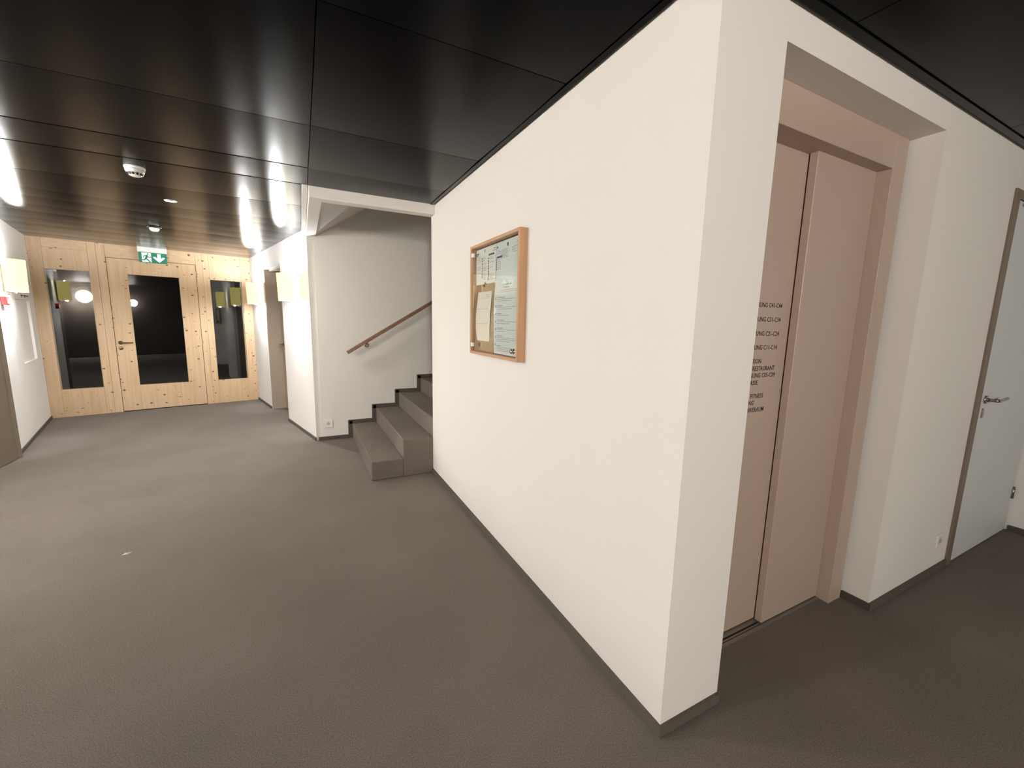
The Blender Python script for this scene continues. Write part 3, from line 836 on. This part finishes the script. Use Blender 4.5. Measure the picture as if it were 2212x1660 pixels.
sconce(Vector((1, 0, 0)), Vector((0, 1, 0)), W(XL, 2.35, 1.862), 'unseen fabric wall sconce added on the lobby wall to brighten the notice board wall',
       shade=plain('fill_lamp_shade', (0.55, 0.5, 0.4), 0.9, emit=(1.0, 0.93, 0.84), strength=LOBBY_FILL))  # added unseen lamp; its shade glows far stronger than the passage ones

def globe(base, out, watt, label, r=0.13):  # unseen fill lamps, added to light the visible walls
    t = thing('fill_globe', label, 'wall lamp', base, 'added fill globes')
    b = Vector(base); o = Vector(out)
    m = plain('fill_glow', (0.9, 0.9, 0.88), 0.4, emit=(1.0, 0.945, 0.87), strength=watt / (4 * math.pi ** 2 * r * r))
    lathe('wall_rose', b, out, [(0, 0), (0.06, 0), (0.06, 0.015), (0.02, 0.025), (0.02, 0.09), (0, 0.09)], 'chrome', t)
    c = b + o * (0.08 + r)
    prof = [(r * math.sin(math.pi * k / 16), -r * math.cos(math.pi * k / 16)) for k in range(17)]
    prof[0] = (0, -r); prof[-1] = (0, r)
    lathe('globe', c, (0, 0, 1), prof, m, t)
    return t
globe((XF, 1.0, 1.85), (1, 0, 0), FILL_LEFT, 'large unseen globe lamp added beyond the parapet to brighten the long white wall', 0.22)  # added fill for the notice board wall
globe((-1.75, YB, 2.05), (0, 1, 0), FILL_BACK, 'large unseen globe lamp added high on the rear lobby wall to brighten the lift wall', 0.2)  # added fill for the pier and lift wall
globe((-0.5, YB, 1.90), (0, 1, 0), 50.0, 'small unseen globe lamp added on the rear lobby wall to reflect in the door pane', 0.12)  # added for its bright reflection in the entrance door pane

# ------------------------------------------------------------------ ceiling fixtures
det = thing('smoke_detector', 'white slotted smoke detector on the dark ceiling', 'smoke detector', (-2.075, 3.0, 2.5))
c = Vector((-2.075, 3.0, 2.5))
lathe('base', c, (0, 0, -1), [(0, 0), (0.058, 0), (0.058, 0.014), (0.053, 0.016)], 'plastic', det)
lathe('dome', c, (0, 0, -1), [(0.053, 0.016), (0.055, 0.022), (0.052, 0.034), (0.044, 0.044), (0.036, 0.048), (0.034, 0.058), (0.026, 0.064), (0, 0.066)], 'plastic', det)
for k in range(12):
    a = 2 * math.pi * k / 12
    bm = bmesh.new()
    d_ = Vector((math.cos(a), math.sin(a), 0)); s_ = Vector((-math.sin(a), math.cos(a), 0)); z_ = Vector((0, 0, -1))
    q = [c + d_ * 0.0445 + z_ * 0.0445, c + d_ * 0.0365 + z_ * 0.0565]
    vs = [bm.verts.new(P_ + s_ * s * w_ + off) for off in (Vector((0, 0, 0)), d_ * 0.003 + z_ * 0.003) for P_, w_, s in ((q[0], 0.0065, -1), (q[0], 0.0065, 1), (q[1], 0.005, 1), (q[1], 0.005, -1))]
    for f in ((0, 1, 2, 3), (4, 5, 6, 7), (0, 1, 5, 4), (1, 2, 6, 5), (2, 3, 7, 6), (3, 0, 4, 7)):
        bm.faces.new([vs[i] for i in f])
    finish(bm, 'slot', 'darkplastic', det)
dl = thing('ceiling_downlight', 'flat round white downlight recessed in the dark ceiling beyond the smoke detector', 'ceiling light', (-2.083, 3.93, 2.5))
lathe('trim_ring', (-2.083, 3.93, 2.5), (0, 0, -1), [(0.040, 0.001), (0.040, 0.005), (0.047, 0.005), (0.051, 0.0), (0.040, 0.0)], 'plastic', dl)
lathe('diffuser', (-2.083, 3.93, 2.5), (0, 0, -1), [(0, 0.0005), (0.040, 0.0005), (0.040, 0.0035), (0, 0.0035)], plain('diffuser', (0.8, 0.8, 0.78), 0.5, emit=(1.0, 0.94, 0.82), strength=DOWNLIGHT / (math.pi ** 2 * 0.04 ** 2) / 1.0), dl, smooth=False)
sen = thing('presence_sensor', 'small white domed sensor with black collar in front of the exit sign', 'sensor', E(1.27, 2.1, 2.5))
cs = E(1.27, 2.1, 2.5)
lathe('collar', cs, (0, 0, -1), [(0, 0), (0.068, 0), (0.068, 0.014), (0.05, 0.02), (0, 0.02)], 'darkplastic', sen)
lathe('dome', cs, (0, 0, -1), [(0.047, 0.018), (0.047, 0.028), (0.040, 0.045), (0.026, 0.056), (0, 0.060)], 'plastic', sen)

# exit sign
ex = thing('exit_sign', 'green and white emergency exit sign with running figure and down arrow', 'sign', E(1.28, 0.05, 2.3))
SU0, SU1 = 1.118, 1.443
box('housing', E, SU0 - 0.012, SU1 + 0.005, 0.02, 0.085, 2.425, 2.499, 'plastic', ex, bevel=0.003)
sp = box('sign_plate', E, SU0, SU1, 0.046, 0.056, 2.273, 2.425, 'green', ex)
SV = 0.057
def flat(name, pts, mat, parent, v=SV, th=0.0008):
    bm = bmesh.new()
    lo = [bm.verts.new(E(u, v, z_)) for u, z_ in pts]; hi = [bm.verts.new(E(u, v + th, z_)) for u, z_ in pts]
    bm.faces.new(lo); bm.faces.new(hi)
    for i in range(len(pts)):
        bm.faces.new((lo[i], lo[(i + 1) % len(pts)], hi[(i + 1) % len(pts)], hi[i]))
    return finish(bm, name, mat, parent)
def S(a, b):      # sign coordinates 0..2 by 0..1
    return (SU0 + a * (SU1 - SU0) / 2.12, 2.273 + b * 0.152)
flat('door_field', [S(.22, .06), S(.92, .06), S(.92, .94), S(.22, .94)], 'exitwhite', sp)
flat('arrow', [S(1.38, .92), S(1.66, .92), S(1.66, .48), S(1.80, .62), S(1.95, .62), S(1.95, .50), S(1.52, .08), S(1.09, .50), S(1.09, .62), S(1.24, .62), S(1.38, .48)], 'exitwhite', sp)
def limb(pts, w):
    for (a, b), (c_, d_) in zip(pts, pts[1:]):
        L = math.hypot(c_ - a, d_ - b); nx, ny = -(d_ - b) / L * w, (c_ - a) / L * w
        ex_, ey_ = (c_ - a) / L * w * 0.5, (d_ - b) / L * w * 0.5
        quads.append([S(a + nx - ex_, b + ny - ey_), S(c_ + nx + ex_, d_ + ny + ey_), S(c_ - nx + ex_, d_ - ny + ey_), S(a - nx - ex_, b - ny - ey_)])
quads = []
limb([(.62, .70), (.52, .40)], .075)
limb([(.52, .40), (.66, .26), (.80, .08)], .05)
limb([(.52, .40), (.40, .26), (.16, .24)], .05)
limb([(.60, .68), (.42, .66), (.34, .48)], .035)
limb([(.62, .66), (.76, .52), (.90, .56)], .035)
quads.append([S(.68 + .075 * math.cos(t), .84 + .075 * math.sin(t)) for t in [i * math.pi / 6 for i in range(12)]])
bm = bmesh.new()
for q in quads:
    lo = [bm.verts.new(E(u, SV + .001, z_)) for u, z_ in q]; hi = [bm.verts.new(E(u, SV + .0016, z_)) for u, z_ in q]
    bm.faces.new(lo); bm.faces.new(hi)
    for i in range(len(q)):
        bm.faces.new((lo[i], lo[(i + 1) % len(q)], hi[(i + 1) % len(q)], hi[i]))
finish(bm, 'running_figure', 'green', sp)

# ------------------------------------------------------------------ small wall fittings
def socket(F, a, z_, out, w, label, swap=False):
    """plate on a plane b = out (normal towards smaller b)"""
    t = thing('power_socket', label, 'power socket', F(a, out, z_ - w), 'power sockets')
    box('plate', F, a - w, a + w, out - 0.009, out, z_ - w, z_ + w, 'plastic', t, bevel=0.002)
    c = F(a, out - 0.0092, z_)
    n_ = F(0, -1) - F(0, 0)
    lathe('well', c, n_, [(0.021, 0.0), (0.019, 0.0006), (0, 0.0004)], 'well_grey', t, n=20, smooth=False)
    boxes('pin_hole', F, [(a - 0.009, a - 0.005, out - 0.0105, out - 0.0095, z_ - 0.002, z_ + 0.002), (a + 0.005, a + 0.009, out - 0.0105, out - 0.0095, z_ - 0.002, z_ + 0.002), (a - 0.002, a + 0.002, out - 0.0105, out - 0.0095, z_ - 0.007, z_ - 0.003)], 'darkplastic', t)
    return t
socket(W, -0.858, 0.208, YS, 0.047, 'square white power socket low on the staircase wall')
socket(W, 2.352, 0.208, 0.0, 0.04, 'square white power socket low beside the pale grey door')

cp = thing('fire_call_point', 'red fire alarm call point under the left passage sconce', 'fire alarm', E(0, 1.785, 1.6))
box('housing', E, 0, 0.045, 1.73, 1.84, 1.555, 1.645, 'red', cp, bevel=0.004)
box('button_plate', E, 0.045, 0.048, 1.76, 1.81, 1.575, 1.62, 'plastic', cp)
for v_, l_ in ((0.79, 'small brown hook above the passage niche, nearer the sconce'), (0.60, 'small brown hook above the passage niche, nearer the timber partition')):
    hk = thing('wall_hook', l_, 'hook', E(0, v_, 1.68), 'wall hooks')
    box('back_plate', E, 0, 0.006, v_ - 0.012, v_ + 0.012, 1.665, 1.70, 'bronze', hk)
    tube('peg', [E(0.004, v_, 1.69), E(0.03, v_, 1.682), E(0.034, v_, 1.692)], 0.006, 'bronze', hk)

# scrap of paper on the carpet
bm = bmesh.new()
pts = [(-2.166, 2.300, .001), (-2.150, 2.318, .006), (-2.136, 2.314, .004), (-2.120, 2.316, .009), (-2.128, 2.304, .003), (-2.140, 2.298, .002), (-2.150, 2.294, .004)]
cv = bm.verts.new((-2.143, 2.306, .008))
vs = [bm.verts.new(p) for p in pts]
for i in range(len(vs)):
    bm.faces.new((cv, vs[i], vs[(i + 1) % len(vs)]))
bmesh.ops.solidify(bm, geom=bm.faces[:], thickness=0.0006)
tag(finish(bm, 'paper_scrap', 'paper_warm'), 'tiny crumpled scrap of pale paper lying on the carpet', 'paper scrap')
